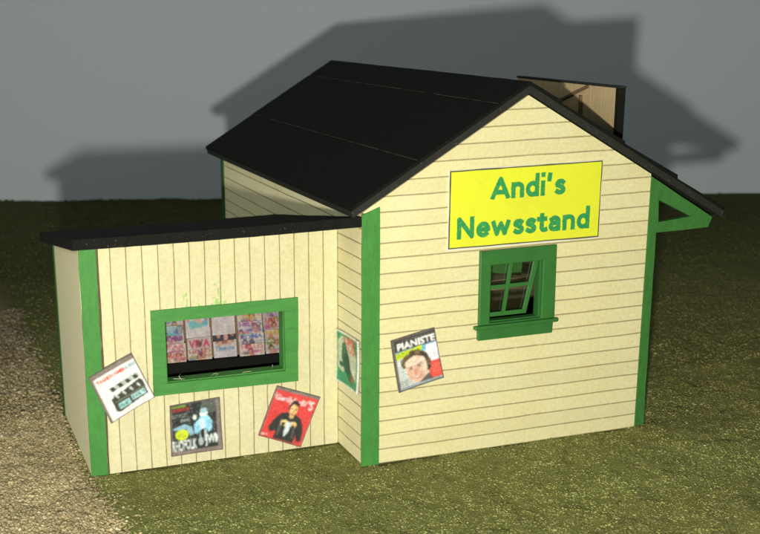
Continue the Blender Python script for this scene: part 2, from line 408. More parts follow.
n = N('clear_acetate'); tr = n.t.nodes.new('ShaderNodeBsdfTransparent'); gl = n.t.nodes.new('ShaderNodeBsdfGlossy'); mx = n.t.nodes.new('ShaderNodeMixShader')
gl.inputs['Roughness'].default_value = .18; gl.inputs['Color'].default_value = (.8, .8, .7, 1); mx.inputs[0].default_value = .09
n.t.links.new(tr.outputs[0], mx.inputs[1]); n.t.links.new(gl.outputs[0], mx.inputs[2]); n.t.links.new(mx.outputs[0], n.out.inputs[0])
plate('pane', [(2.9, 3.15), (4.0, 3.15), (4.2, 4.38), (2.96, 4.38)], [], 'y', .125, .135, n.m, so2)
# an added curled strip standing in for the light streak reflected in the glazing
bm = bmesh.new(); pr = None
for k in range(17):
    t = k / 16; x = 2.6 + 2.3 * t; z = 3.25 + .42 * math.sin(.5 + t * 2.0); y = 1.15 - .45 * math.sin(t * 3.14)
    cur = [bm.verts.new((x, y, z - .07 - .12 * t)), bm.verts.new((x, y + .04, z + .10))]
    if pr: bm.faces.new([pr[0], cur[0], cur[1], pr[1]])
    pr = cur
finish('streak_strip', bm, plain('tan_streak', (.16, .12, .075), .5, 3, .45), B, smooth=True)
plate('green_reflection_sheet', [(3.5, 3.75), (4.9, 3.5), (5.0, 5.2), (3.2, 5.2)], [], 'y', 1.9, 1.95, M['green_plastic'], B)  # added green sheet standing in for green reflections in the panes

# ------------------------------------------------------------------ rooftop board (seen from its raw back)
RB = empty('rooftop_billboard', (6.6, .93, ztop(6.6)), 'raw wood backed billboard with black edges standing on the right roof slope', 'billboard')
zb = ztop(6.6) + .08
for (a, b, k) in ((.945, 1.955, 0), (1.975, 5.37, 1)):
    plate('panel', [(a, zb), (b, zb), (b, 7.955), (a, 7.955)], [], 'x', 6.603, 6.68, M['ply'], RB)
box('top_edge', 6.575, 6.77, .80, 5.40, 7.958, 8.005, M['roof_edge'], RB, .008, .004)
box('end_edge', 6.585, 6.76, .80, .942, zb - .05, 7.955, M['roof_flat'], RB, .01, .004)
plate('board_face', [(.945, zb), (5.37, zb), (5.37, 7.955), (.945, 7.955)], [], 'x', 6.683, 6.75, M['roof_flat'], RB)
def bar(name, p, q, w, mat, parent):
    p, q = Vector(p), Vector(q); d = (q - p).normalized(); a = d.cross(Vector((1, 0, 0))).normalized() * w; b = Vector((w, 0, 0)); bm = bmesh.new()
    A = [bm.verts.new(p + s * a + t * b) for s, t in ((-1, -1), (1, -1), (1, 1), (-1, 1))]; Bv = [bm.verts.new(q + s * a + t * b) for s, t in ((-1, -1), (1, -1), (1, 1), (-1, 1))]
    for i in range(4): bm.faces.new([A[i], A[(i + 1) % 4], Bv[(i + 1) % 4], Bv[i]])
    bm.faces.new(A[::-1]); bm.faces.new(Bv)
    return finish(name, bm, mat, parent)
bar('brace', (6.56, 2.03, 7.93), (6.56, 3.9, 7.30), .028, M['wood_dark'], RB)
bar('brace', (6.54, 2.29, 7.70), (6.54, 2.29, 6.78), .03, M['wood_dark'], RB)

# ------------------------------------------------------------------ sign
SG = empty('sign', (3.83, -.02, 4.75), "yellow sign reading Andi's Newsstand on the gable wall above the green window", 'sign')
plate('backing_paper', rough([(1.945, 4.735), (5.712, 4.722), (5.712, 6.487), (1.95, 6.483)], .3, .008), [], 'y', -.022, -.003, plain('white_paper', (.75, .73, .62), .1, 10), SG)
plate('border', rough([(1.965, 4.765), (5.70, 4.745), (5.70, 6.475), (1.97, 6.47)], .25, .006), [], 'y', -.027, -.023, plain('dark_print_border', (.10, .10, .05), .4, 9), SG)
n = N('yellow_print'); blt = n.noise(1.5, 3); f = n.noise(25, 3, None, .8)
c = n.mix(n.math('MULTIPLY', n.ramp(blt, .5, .75), .35), (.76, .80, .035), (.62, .62, .05)); h = n.t.nodes.new('ShaderNodeHueSaturation'); n.put(h.inputs['Color'], c); n.put(h.inputs['Value'], n.math('ADD', .85, n.math('MULTIPLY', f, .28)))
plate('face', rough([(1.995, 4.795), (5.67, 4.775), (5.672, 6.445), (2.0, 6.44)], .25, .004), [], 'y', -.032, -.028, n.set(h.outputs[0], .6, .3), SG)
def arc(cx, cy, rx, ry, a0, a1, n=14): return [(cx + rx * math.cos(math.radians(a0 + (a1 - a0) * k / n)), cy + ry * math.sin(math.radians(a0 + (a1 - a0) * k / n))) for k in range(n + 1)]
XH = .70                                   # humanist bold sans: centre lines of the strokes, cap height 1
GL = {
 'A': (.80, [[(.0, .0), (.34, .94), (.68, .0)], [(.12, .25), (.56, .25)]]),
 'N': (.74, [[(.0, .0), (.0, .93), (.58, .0), (.58, .93)]]),
 'n': (.54, [[(0, 0), (0, .60)], [(0, .42)] + arc(.20, .38, .20, .23, 150, 0) + [(.40, 0)]]),
 'd': (.56, [arc(.21, .30, .21, .30, 50, 310) , [(.42, .0), (.42, 1.0)]]),
 'i': (.18, [[(0, 0), (0, .58)], [(0, .995), (0, 1.005)]]),
 "'": (.20, [[(0, .98), (-.02, .74)]]),
 's': (.44, [arc(.17, .455, .155, .145, 35, 200, 8) + [(.14, .34), (.24, .28)] + arc(.16, .145, .165, .145, 40, -145, 10)]),
 'e': (.55, [arc(.22, .30, .22, .30, -48, -360, 20) + [(.04, .31)]]),
 'w': (.86, [[(0, .60), (.16, .02), (.34, .54), (.52, .02), (.68, .60)]]),
 't': (.38, [[(.10, .80), (.10, .14)] + arc(.22, .14, .12, .14, 180, 300, 6), [(-.04, .60), (.26, .60)]]),
 'a': (.53, [[(.04, .53)] + arc(.19, .42, .18, .19, 100, 0, 8) + [(.37, 0)], [(.36, .34)] + [(.18, .33)] + arc(.17, .165, .16, .165, 95, 290, 10) + [(.36, .12)]]),
}
def text_obj(body, x0, x1, z0, zc, y, mat, parent, sw):
    segs = []; pen = 0
    for ch in body:
        adv, st = GL[ch]
        for pl in st:
            for k, (p_, q_) in enumerate(zip(pl, pl[1:])): segs.append((p_[0] + pen, p_[1], q_[0] + pen, q_[1], k == 0, k == len(pl) - 2))
        pen += adv + .135
    segs = np.array(segs); H = zc - z0; hw = sw / 2
    mn, mxx = segs[:, [0, 2]].min(), segs[:, [0, 2]].max(); sx = (x1 - x0 - 2 * hw * H) / (mxx - mn)
    segs[:, [0, 2]] = x0 + hw * H + (segs[:, [0, 2]] - mn) * sx; segs[:, [1, 3]] = z0 + hw * H + segs[:, [1, 3]] * (H * (1 - sw) / .95)
    g = .008; gx = np.arange(x0 - .05, x1 + .05, g); gz = np.arange(z0 - .05, zc + .12, g)
    X, Z = np.meshgrid(gx, gz); D = np.full(X.shape, 9.)
    for ax, az, bx, bz, st_, en_ in segs:                    # square ends on open strokes, round joins inside them
        dx, dz = bx - ax, bz - az; ln = math.hypot(dx, dz)
        if ln < 1e-6: continue
        dx /= ln; dz /= ln
        a = (X - ax) * dx + (Z - az) * dz; pp = np.abs((X - ax) * dz - (Z - az) * dx)
        over = np.where(a < 0, -a, np.where(a > ln, a - ln, 0)); sq = ((a < 0) & bool(st_)) | ((a > ln) & bool(en_))
        D = np.minimum(D, np.where(sq, np.maximum(pp, over * 1.05), np.hypot(pp, over)))
    m = (D + rng.normal(0, .003, D.shape) < hw * H) & (Z > z0) & (Z < z0 + H * 1.09)
    iz, ix = np.nonzero(m); vid = {}; V = []; F = []
    def v(a, b):
        if (a, b) not in vid: vid[(a, b)] = len(V); V.append((gx[0] + a * g - g / 2, y, gz[0] + b * g - g / 2))
        return vid[(a, b)]
    for b_, a_ in zip(iz.tolist(), ix.tolist()): F.append((v(a_, b_), v(a_ + 1, b_), v(a_ + 1, b_ + 1), v(a_, b_ + 1)))
    me = bpy.data.meshes.new('lettering'); me.from_pydata(V, [], F)
    return link('lettering', me, mat, parent)
gt = plain('teal_green_print', (.035, .30, .085), .5, 16, .6, fleck=(.09, .38, .07), fleck_t=.6)
text_obj("Andi's", 2.95, 4.79, 5.78, 6.28, -.0345, gt, SG, .212)
text_obj("Newsstand", 2.16, 5.44, 4.965, 5.465, -.0345, gt, SG, .212)

# ------------------------------------------------------------------ posters
GREY = (128, 116, 108)
def grey_margin(r, l=0, t=0, rr=0, b=0, c=GREY):
    for q in ((0, 0, l, 1), (0, 0, 1, t), (1 - rr, 0, 1, 1), (0, 1 - b, 1, 1)): r.rect(*q, c)
    m = max(.018, 0)
    for q in ((0, 0, m, 1), (0, 0, 1, m), (1 - m, 0, 1, 1), (0, 1 - m, 1, 1)): r.rect(*q, (95, 88, 82))
    return r
# 1 clapperboard
r = R(84, 96, (238, 236, 228))
r.text('TRANSFORMER', .10, .16, .74, .235, (226, 70, 52), 1, .035); r.rect(.74, .15, .97, .235, (170, 195, 196), .8)
r.scribble(.75, .155, .96, .23, (120, 150, 150), 1, .6)
r.poly([(.26, .40), (.92, .36), (.93, .47), (.30, .50)], (175, 186, 176))
for k in range(4):
    x = .28 + k * .17; r.poly([(x, .40), (x + .08, .395), (x + .12, .475), (x + .03, .49)], (48, 52, 42))
r.poly([(.22, .60), (.90, .50), (.94, .56), (.93, .84), (.27, .90), (.22, .86)], (54, 58, 46))
for k in range(4):
    x = .24 + k * .16; r.poly([(x, .67), (x + .06, .53), (x + .12, .655)], (54, 58, 46)); r.poly([(x + .07, .58), (x + .11, .56), (x + .14, .63), (x + .12, .66)], (190, 200, 190))
r.rect(.27, .685, .92, .70, (150, 150, 120)); r.rect(.30, .74, .55, .85, (150, 200, 196)); r.rect(.60, .72, .89, .82, (165, 212, 208)); r.scribble(.31, .76, .54, .84, (60, 80, 76), 2); r.scribble(.61, .73, .88, .81, (60, 80, 76), 2)
r.scribble(.32, .905, .85, .95, (165, 196, 190), 1)
grey_margin(r, .06, .10, 0, 0); r.blur(2, .09)
P = lambda q, y=YA: (q[0], y, q[1])
tag(printed('poster', r, P((-5.79, 2.31)), P((-4.82, 2.76)), P((-4.35, 1.70)), P((-5.35, 1.21)), (0, -1, 0), .075, None, .03, (.3, .28, .25)),
    'white film magazine poster with clapperboard, hanging tilted over the left corner post', 'poster')
# 2 dark folk poster
r = R(84, 92, (34, 38, 36))
for _ in range(420):
    x, y = random.random(), random.random() * .75; r.ell(x, y, .006, .006, random.choice([(120, 128, 122), (190, 196, 190), (70, 84, 84)]), .8)
r.ell(.80, .12, .20, .14, (104, 112, 104), .5); r.rect(.05, .03, .32, .07, (116, 150, 50)); r.text('MUSIQUES', .05, .09, .38, .15, (190, 48, 44), .9); r.scribble(.05, .075, .40, .10, (150, 60, 40), 1, .7)
r.scribble(.04, .19, .34, .27, (150, 160, 150), 2, .6); r.rect(.2, .29, .38, .36, (150, 164, 160), .7); r.text('CD', .22, .29, .36, .36, (40, 44, 42), .9)
r.poly([(.05, .46), (.28, .40), (.42, .47), (.45, .62), (.38, .64), (.32, .50), (.08, .50)], (150, 196, 214), .85)
r.ell(.66, .25, .075, .085, (226, 236, 232)); r.ell(.66, .20, .07, .05, (160, 204, 216)); r.poly([(.60, .30), (.74, .30), (.82, .42), (.80, .58), (.74, .62), (.70, .54), (.58, .55), (.52, .62), (.46, .60), (.46, .44)], (146, 208, 232))
r.ell(.48, .30, .035, .05, (220, 232, 226)); r.ell(.62, .44, .06, .1, (200, 228, 236)); r.rect(.56, .55, .60, .78, (150, 170, 180)); r.rect(.66, .55, .70, .78, (180, 196, 196)); r.ell(.62, .62, .04, .08, (24, 26, 26))
r.ell(.22, .60, .125, .105, (206, 222, 40)); r.scribble(.13, .55, .30, .65, (120, 150, 30), 3, .6)
r.text('RHO', .03, .70, .24, .92, (226, 232, 226), 1, .03); r.text('FOLK', .25, .70, .50, .90, (214, 222, 216), 1, .03); r.text('JWM', .66, .66, .96, .89, (220, 228, 224), 1, .03); r.ell(.58, .78, .05, .08, (190, 200, 196), .7)
grey_margin(r, .03, 0, .09, .09); r.blur(2, .09)
tag(printed('poster', r, P((-4.02, 1.43)), P((-2.87, 1.50)), P((-2.83, .25)), P((-4.03, .235)), (0, -1, 0), .06, None, .015), 'dark music magazine poster with pale blue figures and yellow disc below the serving window', 'poster')
# 3 red poster
r = R(78, 92, (214, 66, 62))
r.text('GentlyforB/', .06, .145, .78, .285, (244, 206, 206), .95, .03); r.text("'S", .80, .12, .93, .30, (244, 214, 210), .95, .03); r.rect(.02, .12, .10, .2, (226, 160, 160), .6)
r.poly([(.20, .62), (.30, .48), (.44, .43), (.62, .43), (.78, .50), (.90, .68), (.94, .90), (.84, .92), (.78, .80), (.78, .97), (.32, .97), (.32, .82), (.20, .86), (.14, .78)], (46, 46, 44))
r.poly([(.34, .55), (.42, .62), (.4, .9), (.36, .9)], (84, 88, 84)); r.poly([(.7, .55), (.66, .62), (.7, .88), (.74, .88)], (80, 84, 80))
r.ell(.53, .31, .105, .13, (50, 40, 30)); r.ell(.545, .36, .085, .125, (222, 180, 116)); r.ell(.51, .35, .04, .09, (240, 210, 150), .8); r.poly([(.44, .27), (.50, .20), (.62, .22), (.63, .30), (.55, .26)], (46, 36, 28)); r.ell(.50, .35, .022, .014, (70, 50, 40)); r.ell(.59, .345, .022, .014, (70, 50, 40)); r.ell(.55, .40, .014, .035, (196, 150, 96)); r.ell(.55, .455, .045, .014, (150, 80, 60))
r.rect(.50, .47, .60, .52, (214, 176, 116)); r.poly([(.44, .47), (.56, .56), (.62, .47), (.57, .54)], (120, 120, 120))
r.ell(.45, .64, .085, .06, (226, 200, 136)); r.ell(.65, .63, .075, .055, (220, 190, 126)); r.poly([(.50, .60), (.60, .60), (.60, .80), (.54, .90), (.50, .78)], (206, 220, 224)); r.ell(.43, .66, .04, .035, (40, 40, 38)); r.ell(.66, .67, .035, .03, (60, 56, 50))
r.scribble(.04, .91, .18, .96, (236, 190, 190), 1)
grey_margin(r, .02, .07, .02, .02); r.blur(2, .09)
tag(printed('poster', r, P((-1.51, 1.61)), P((-.47, 1.21)), P((-.97, .04)), P((-1.98, .47)), (0, -1, 0), .06, None, .02), 'tilted red magazine poster of a man in a black jacket below the serving window', 'poster')
# 4 pianiste
r = R(84, 100, (196, 206, 200))
r.rect(0, .0, 1, .25, (64, 62, 56)); r.scribble(.2, .055, .95, .085, (120, 116, 108), 1, .8); r.text('PIANISTE', .12, .10, .97, .235, (240, 240, 236), 1, .03)
r.rect(.0, .25, 1, .36, (92, 156, 200)); r.poly([(.35, .25), (1, .25), (1, .30), (.62, .38)], (110, 180, 214)); r.poly([(.02, .27), (.66, .25), (.64, .36), (.06, .40)], (196, 214, 44)); r.scribble(.08, .285, .6, .36, (90, 140, 40), 2, .55)
r.rect(.74, .27, 1, .62, (232, 230, 240)); r.rect(.72, .60, 1, .93, (220, 84, 66)); r.scribble(.78, .66, .96, .84, (236, 150, 130), 4, .35)
for _ in range(70):                                        # curly hair round the top and the right of the head
    t = random.uniform(-2.9, .45); r.ell(.46 + .27 * math.cos(t) + random.gauss(0, .02), .60 + .25 * math.sin(t) + random.gauss(0, .02), .05, .04, random.choice([(78, 62, 46), (104, 84, 60), (58, 46, 36), (128, 106, 80)]), .9)
r.poly([(.22, .62), (.26, .48), (.40, .41), (.58, .43), (.68, .54), (.70, .70), (.64, .84), (.52, .92), (.40, .92), (.29, .82)], (222, 184, 156))
r.ell(.38, .53, .15, .10, (238, 212, 190), .8); r.ell(.60, .60, .09, .15, (236, 214, 196), .7); r.ell(.50, .72, .10, .16, (204, 146, 120), .45, -.3); r.ell(.30, .73, .05, .09, (206, 150, 124), .5)
r.ell(.34, .595, .07, .014, (110, 80, 60), .7, -.1); r.ell(.54, .58, .07, .014, (110, 80, 60), .7, -.1); r.ell(.34, .63, .045, .016, (84, 56, 46), .75); r.ell(.53, .615, .045, .016, (84, 56, 46), .75)
r.ell(.42, .70, .035, .055, (208, 150, 126), .8); r.ell(.43, .745, .045, .012, (160, 100, 84), .6); r.ell(.45, .81, .10, .026, (172, 92, 84), .75, -.08); r.ell(.45, .806, .075, .011, (236, 226, 218), .9, -.08)
r.poly([(.42, .96), (.70, .80), (.80, .96)], (70, 62, 58), .9)
r.scribble(.06, .80, .24, .92, (90, 86, 82), 3, .6); r.rect(0, .93, 1, 1, (150, 164, 170)); r.rect(0, .0, 1, .03, (146, 150, 156))
grey_margin(r, .06, .03, 0, .03, (104, 98, 94)); r.blur(2, .09)
tag(printed('poster', r, (.62, 0, 2.85), (1.65, 0, 3.05), (1.91, 0, 1.87), (.83, 0, 1.64), (0, -1, 0), .06, None, .02), 'PIANISTE magazine poster with a smiling face on the gable wall beside the green post', 'poster')
# 5 green poster in the nook
r = R(70, 84, (214, 224, 206))
r.rect(.04, .04, .96, .97, (52, 150, 104)); r.poly([(.08, .2), (.24, .08), (.66, .08), (.92, .34), (.92, .82), (.6, .6), (.3, .76), (.08, .7)], (202, 206, 178), .9)
r.text('LIRE', .34, .05, .86, .20, (206, 62, 48), 1, .03); r.text('DUCK', .44, .22, .90, .34, (212, 80, 64), 1, .03)
r.poly([(.26, .22), (.42, .20), (.58, .42), (.66, .66), (.78, .90), (.60, .86), (.38, .72), (.24, .5)], (34, 96, 66)); r.ell(.36, .32, .11, .13, (44, 110, 76)); r.ell(.5, .56, .12, .2, (26, 74, 54), 1, -.4); r.ell(.24, .62, .10, .05, (30, 90, 62)); r.ell(.72, .80, .05, .07, (170, 74, 60)); r.ell(.78, .66, .03, .05, (232, 226, 200))
for q in ((0, 0, .035, 1), (0, 0, 1, .03), (.965, 0, 1, 1), (0, .97, 1, 1)): r.rect(*q, (226, 230, 216))
r.blur(2, .09)
tag(printed('poster', r, (0, 1.41, 2.82), (0, .12, 2.87), (0, .17, 1.64), (0, 1.44, 1.58), (-1, 0, 0), .06, None, .03), 'narrow looking green poster in the nook between the serving wall and the corner post', 'poster')

# ------------------------------------------------------------------ magazines on the rack behind the serving window
RK = empty('magazine_rack', (-2.35, 3.0, .09), 'black magazine rack standing inside the serving window', 'rack')
plate('back_panel', [(-4.4, .1), (-.35, .1), (-.35, 4.3), (-4.4, 4.3)], [], 'y', 3.0, 3.06, M['wood_dark'], RK)
plate('front_lip', [(-4.4, .1), (-.35, .1), (-.35, 2.02), (-4.4, 2.09)], [], 'y', 2.44, 2.50, M['rack'], RK)
PK = (226, 70, 120); SK = (224, 178, 152)
def cover(kind, top):
    r = R(36, 44, random.choice([(226, 222, 226), (214, 200, 204), (232, 226, 214)]))
    if kind == 'hair':
        r.poly([(.2, .0), (.8, .0), (.66, .34), (.34, .34)], (60, 40, 36)); r.ell(.5, .22, .15, .17, SK); r.poly([(.4, .36), (.6, .36), (.66, .62), (.36, .62)], SK); r.poly([(.1, .55), (.3, .5), (.6, .62), (.7, .58), (.98, .4), (.9, .7), (.2, .75)], (120, 200, 210)); r.ell(.12, .5, .08, .06, (222, 150, 170)); r.ell(.85, .48, .06, .05, (200, 120, 200))
    elif kind == 'white':
        r.scribble(.12, .04, .9, .075, (130, 126, 140), 1); r.scribble(.1, .3, .9, .33, (180, 176, 186), 1, .5); r.scribble(.1, .45, .8, .48, (190, 176, 190), 1, .5)
    elif kind == 'navy':
        r.rect(0, 0, 1, 1, (44, 46, 62)); r.ell(.25, .16, .07, .1, (226, 160, 140)); r.ell(.55, .22, .09, .13, (230, 176, 170)); r.ell(.82, .12, .1, .1, (180, 130, 110)); r.rect(0, 0, .3, .1, (40, 60, 130))
    elif kind == 'blue_title':
        r.ell(.5, .03, .4, .08, (170, 110, 80)); r.ell(.3, .1, .1, .08, SK); r.ell(.7, .08, .1, .08, SK); r.text('Donna', .1, .16, .9, .30, (40, 150, 196), 1, .02)
    elif kind == 'pink_title':
        r.text('VIVA', .06, .06, .94, .30, (222, 44, 92), 1, .04); r.ell(.5, .2, .12, .1, (90, 50, 50), .8)
    elif kind == 'pink_small':
        r.ell(.74, .06, .2, .08, (80, 56, 50)); r.ell(.74, .08, .09, .07, SK); r.scribble(.02, .03, .5, .1, (70, 120, 170), 1); r.text('Femme', .05, .16, .95, .27, (226, 60, 100), 1, .04)
    else:
        for _ in range(9):
            x, y = random.random(), random.random() * .5; r.ell(x, y, random.uniform(.07, .2), random.uniform(.03, .09), random.choice([(236, 206, 90), (196, 90, 160), (70, 190, 200), (220, 70, 80), (90, 60, 50), (60, 90, 190), (150, 190, 90), (230, 130, 90)]), .75)
        for _ in range(3):
            x, y = random.uniform(.1, .9), random.uniform(.08, .4); r.face(x, y, .08)
        tcol = {'violet': (150, 60, 170), 'gold': (220, 190, 60), 'pink': PK, 'blue': (50, 80, 190), 'cyan': (70, 180, 200), 'olive': (120, 130, 50), 'crimson': (190, 40, 60)}[kind]
        r.text(random.choice(['STAR', 'MODE', 'GALA', 'HELLO', 'ROMA']), .05, .03, .95, .16, tcol, .9, .04); r.scribble(.05, .2, .95, .34, tcol, 2, .6)
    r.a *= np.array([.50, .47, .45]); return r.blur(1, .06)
cols = [(-3.90, -3.33, [('gold', 3.42), ('olive', 3.08), ('cyan', 2.88), ('violet', 2.66), ('pink', 2.48), ('crimson', 2.30)]),
        (-3.25, -2.68, [('hair', 3.36), ('pink_small', 2.74), ('pink_title', 2.54), ('crimson', 2.28)]),
        (-2.63, -2.07, [('white', 3.36), ('navy', 2.66), ('blue_title', 2.40)]),
        (-2.02, -1.43, [('olive', 3.44), ('pink', 3.16), ('gold', 2.98), ('violet', 2.82), ('blue', 2.54), ('pink', 2.30)]),
        (-1.38, -.80, [('cyan', 3.44), ('blue', 3.14), ('crimson', 2.86), ('gold', 2.56), ('olive', 2.32)])]
colname = ['leftmost', 'second', 'middle', 'fourth', 'rightmost']
what = dict(gold='magazine with gold title', olive='magazine with olive title', cyan='magazine with pale cyan title', violet='magazine with violet title', pink='magazine with bright pink title', crimson='magazine with crimson title', hair='white magazine with long-haired portrait', pink_small='magazine with small pink title', pink_title='magazine with one large pink title', white='nearly blank white magazine', navy='navy magazine with small faces', blue_title='white magazine with light blue title', blue='magazine with deep blue title')
rown = ['top', 'second down', 'third down', 'fourth down', 'fifth down', 'lowest']
for ci, (x0, x1, lst) in enumerate(cols):
    for k, (kind, zt_) in enumerate(lst):
        y = 2.96 - .062 * k - .03; z0 = max(zt_ - .82, 1.62); jx = random.uniform(-.012, .012); tl = random.uniform(-.008, .008)
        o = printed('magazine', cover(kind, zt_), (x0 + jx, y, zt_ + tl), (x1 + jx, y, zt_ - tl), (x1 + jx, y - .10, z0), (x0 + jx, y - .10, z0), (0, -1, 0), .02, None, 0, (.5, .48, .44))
        pos = 'lowest' if k == len(lst) - 1 else rown[k]
        tag(o, f"{what[kind]}, {pos} in {colname[ci]} column of window rack", 'magazine', 'magazines on the rack in the serving window')

# ------------------------------------------------------------------ ground, turf foam, sand, backdrop
def gh(x, y): return (vnoise(x, y, .5, 1) - .5) * .10 + (vnoise(x, y, 1.7, 2) - .5) * .06 + (vnoise(x, y, 4, 3) - .5) * .065 - .06
n = N('painted_ground'); a = n.noise(1.3, 4); f = n.noise(14, 4, None, .7)
c = n.mix(n.ramp(a, .35, .65), (.185, .195, .058), (.225, .23, .068)); c = n.mix(n.ramp(f, .5, .75), c, (.11, .12, .038))
sx = n.ramp(n.math('ADD', n.xyz()[0], n.math('MULTIPLY', n.noise(1.2, 3), .5)), -5.75, -6.1); c = n.mix(sx, c, (.33, .265, .13)); yf = n.ramp(n.xyz()[1], 2, 22); c = n.mix(n.math('MULTIPLY', yf, .62), c, (.0, .0, .0)); n.bump(f, 1, .05); gm = n.set(c, .95, .1)  # far ground darkened to paint in the fall-off of the flash
xs = np.concatenate([np.linspace(-40, -14, 14), np.linspace(-13.5, 22, 240), np.linspace(24, 70, 20)]); ys = np.concatenate([np.linspace(-26, -9, 10), np.linspace(-8.5, 16, 160), np.linspace(17, 60, 40)])
X, Y = np.meshgrid(xs, ys); Z = gh(X, Y)
idx = np.arange(X.size).reshape(X.shape)
me = bpy.data.meshes.new('ground'); me.from_pydata(np.stack([X, Y, Z], -1).reshape(-1, 3).tolist(), [], np.stack([idx[:-1, :-1], idx[:-1, 1:], idx[1:, 1:], idx[1:, :-1]], -1).reshape(-1, 4).tolist())
me.polygons.foreach_set('use_smooth', [True] * len(me.polygons))
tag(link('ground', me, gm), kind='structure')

def rotmats(n):
    q = rng.normal(size=(n, 4)); q /= np.linalg.norm(q, axis=1, keepdims=True); w, x, y, z = q.T
    return np.stack([np.stack([1 - 2 * (y * y + z * z), 2 * (x * y - z * w), 2 * (x * z + y * w)], -1), np.stack([2 * (x * y + z * w), 1 - 2 * (x * x + z * z), 2 * (y * z - x * w)], -1), np.stack([2 * (x * z - y * w), 2 * (y * z + x * w), 1 - 2 * (x * x + y * y)], -1)], -2)
OCT = np.array([(1, 0, 0), (-1, 0, 0), (0, 1, 0), (0, -1, 0), (0, 0, 1), (0, 0, -1)], float)
OF = np.array([(0, 2, 4), (2, 1, 4), (1, 3, 4), (3, 0, 4), (2, 0, 5), (1, 2, 5), (3, 1, 5), (0, 3, 5)])
t_ = (1 + 5 ** .5) / 2
ICO = np.array([(-1, t_, 0), (1, t_, 0), (-1, -t_, 0), (1, -t_, 0), (0, -1, t_), (0, 1, t_), (0, -1, -t_), (0, 1, -t_), (t_, 0, -1), (t_, 0, 1), (-t_, 0, -1), (-t_, 0, 1)]) / math.sqrt(1 + t_ * t_)
IF = np.array([(0, 11, 5), (0, 5, 1), (0, 1, 7), (0, 7, 10), (0, 10, 11), (1, 5, 9), (5, 11, 4), (11, 10, 2), (10, 7, 6), (7, 1, 8), (3, 9, 4), (3, 4, 2), (3, 2, 6), (3, 6, 8), (3, 8, 9), (4, 9, 5), (2, 4, 11), (6, 2, 10), (8, 6, 7), (9, 8, 1)])
def grains(name, pts, size, cols, base, faces, mat, label, cat, smooth=False, flat=.7, spread=.35):
    n = len(pts); k = len(base)
    Vv = base[None] * rng.uniform(1 - spread, 1 + spread, (n, k, 1)) * np.stack([rng.uniform(.7, 1.3, n), rng.uniform(.7, 1.3, n), rng.uniform(.6, 1.1, n)], -1)[:, None, :]
    Vv = np.einsum('nij,nkj->nki', rotmats(n), Vv) * size[:, None, None]; Vv[:, :, 2] *= flat; Vv += pts[:, None, :]
    F = (faces[None] + (np.arange(n) * k)[:, None, None]).reshape(-1, 3)
    me = bpy.data.meshes.new(name); me.vertices.add(n * k); me.vertices.foreach_set('co', Vv.ravel())
    me.loops.add(F.size); me.loops.foreach_set('vertex_index', F.ravel().astype(np.int32)); me.polygons.add(len(F)); me.polygons.foreach_set('loop_start', np.arange(0, F.size, 3, dtype=np.int32))
    if smooth: me.polygons.foreach_set('use_smooth', np.ones(len(F), bool))
    me.update(); me.validate()
    at = me.color_attributes.new('Col', 'FLOAT_COLOR', 'POINT'); at.data.foreach_set('color', np.concatenate([np.repeat(cols, k, 0), np.ones((n * k, 1))], 1).ravel())
    return tag(link(name, me, mat), label, cat, kind='stuff')
def border(y): return -6.05 + .35 * (vnoise(y, y * 0, .6, 9) - .5) + .25 * np.clip(-y, 0, 6) * .6
def inside(x, y):
    return ((x > .05) & (x < W - .05) & (y > .05) & (y < L - .05)) | ((x > AX + .05) & (x < .1) & (y > YA + .05) & (y < YB - .05))
P_, S_, ker = [], [], []
for (x0, x1, y0, y1, den, sz) in ((-9, 13, -7, 3.5, 700, .019), (-9, 20, 3.5, 14, 230, .029), (-12, 36, 14, 42, 36, .05)):
    m = int((x1 - x0) * (y1 - y0) * den); x = rng.uniform(x0, x1, m); y = rng.uniform(y0, y1, m)
    k = ~inside(x, y) & (x > border(y) + rng.normal(0, .22, m)); x, y = x[k], y[k]
    s = sz * np.minimum(rng.lognormal(0, .38, len(x)), 2.0); P_.append(np.stack([x, y, gh(x, y) + s * rng.uniform(-.5, .35, len(x))], -1)); S_.append(s)
pts, sz = np.concatenate(P_), np.concatenate(S_)
pal = np.array([(.235, .255, .078), (.19, .215, .06), (.285, .285, .10), (.135, .14, .048), (.33, .325, .14)])
ci = rng.choice(5, len(pts), p=[.34, .28, .16, .15, .07]); mott = vnoise(pts[:, 0], pts[:, 1], 1.1, 4)
cols_ = 1.16 * (.62 + .38 * np.clip(vnoise(pts[:, 0], pts[:, 1], 6.5, 14) * 3 - .5, 0, 1))[:, None] * pal[ci] * rng.uniform(.65, 1.25, (len(pts), 1)) * (.72 + .5 * mott + .12 * vnoise(pts[:, 0], pts[:, 1], 4, 8))[:, None]
br_ = np.clip(vnoise(pts[:, 0], pts[:, 1], .45, 12) * 1.6 - .5, 0, 1)[:, None] * .45; cols_ = cols_ * (1 - br_) + cols_ * np.array([1.12, .88, .85]) * br_
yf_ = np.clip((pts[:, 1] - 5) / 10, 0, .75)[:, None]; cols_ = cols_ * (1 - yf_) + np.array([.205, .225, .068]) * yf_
cols_ = cols_ * (1.02 - .62 * np.clip((pts[:, 1] - 2) / 20, 0, 1))[:, None]  # turf colour dims with distance, standing in for the flash fall-off
gx = np.clip((pts[:, 0] - 2) / 14, 0, 1)[:, None]; cols_ = cols_ * (1 - gx * .25) + cols_ * np.array([1.15, .92, .9]) * gx * .25
gl_ = rng.random(len(pts)) < .004 * (pts[:, 1] < 7); cols_[gl_] = (.72, .70, .52); sz[gl_] *= .55; pts[gl_, 2] += .02  # glints painted as sparse small pale grains
tm = vcol_mat('turf_foam', .85, .5, .25, 40)
grains('turf', pts, sz, cols_, OCT, OF, tm, 'olive green foam turf scattered around the building', 'turf', flat=.6)
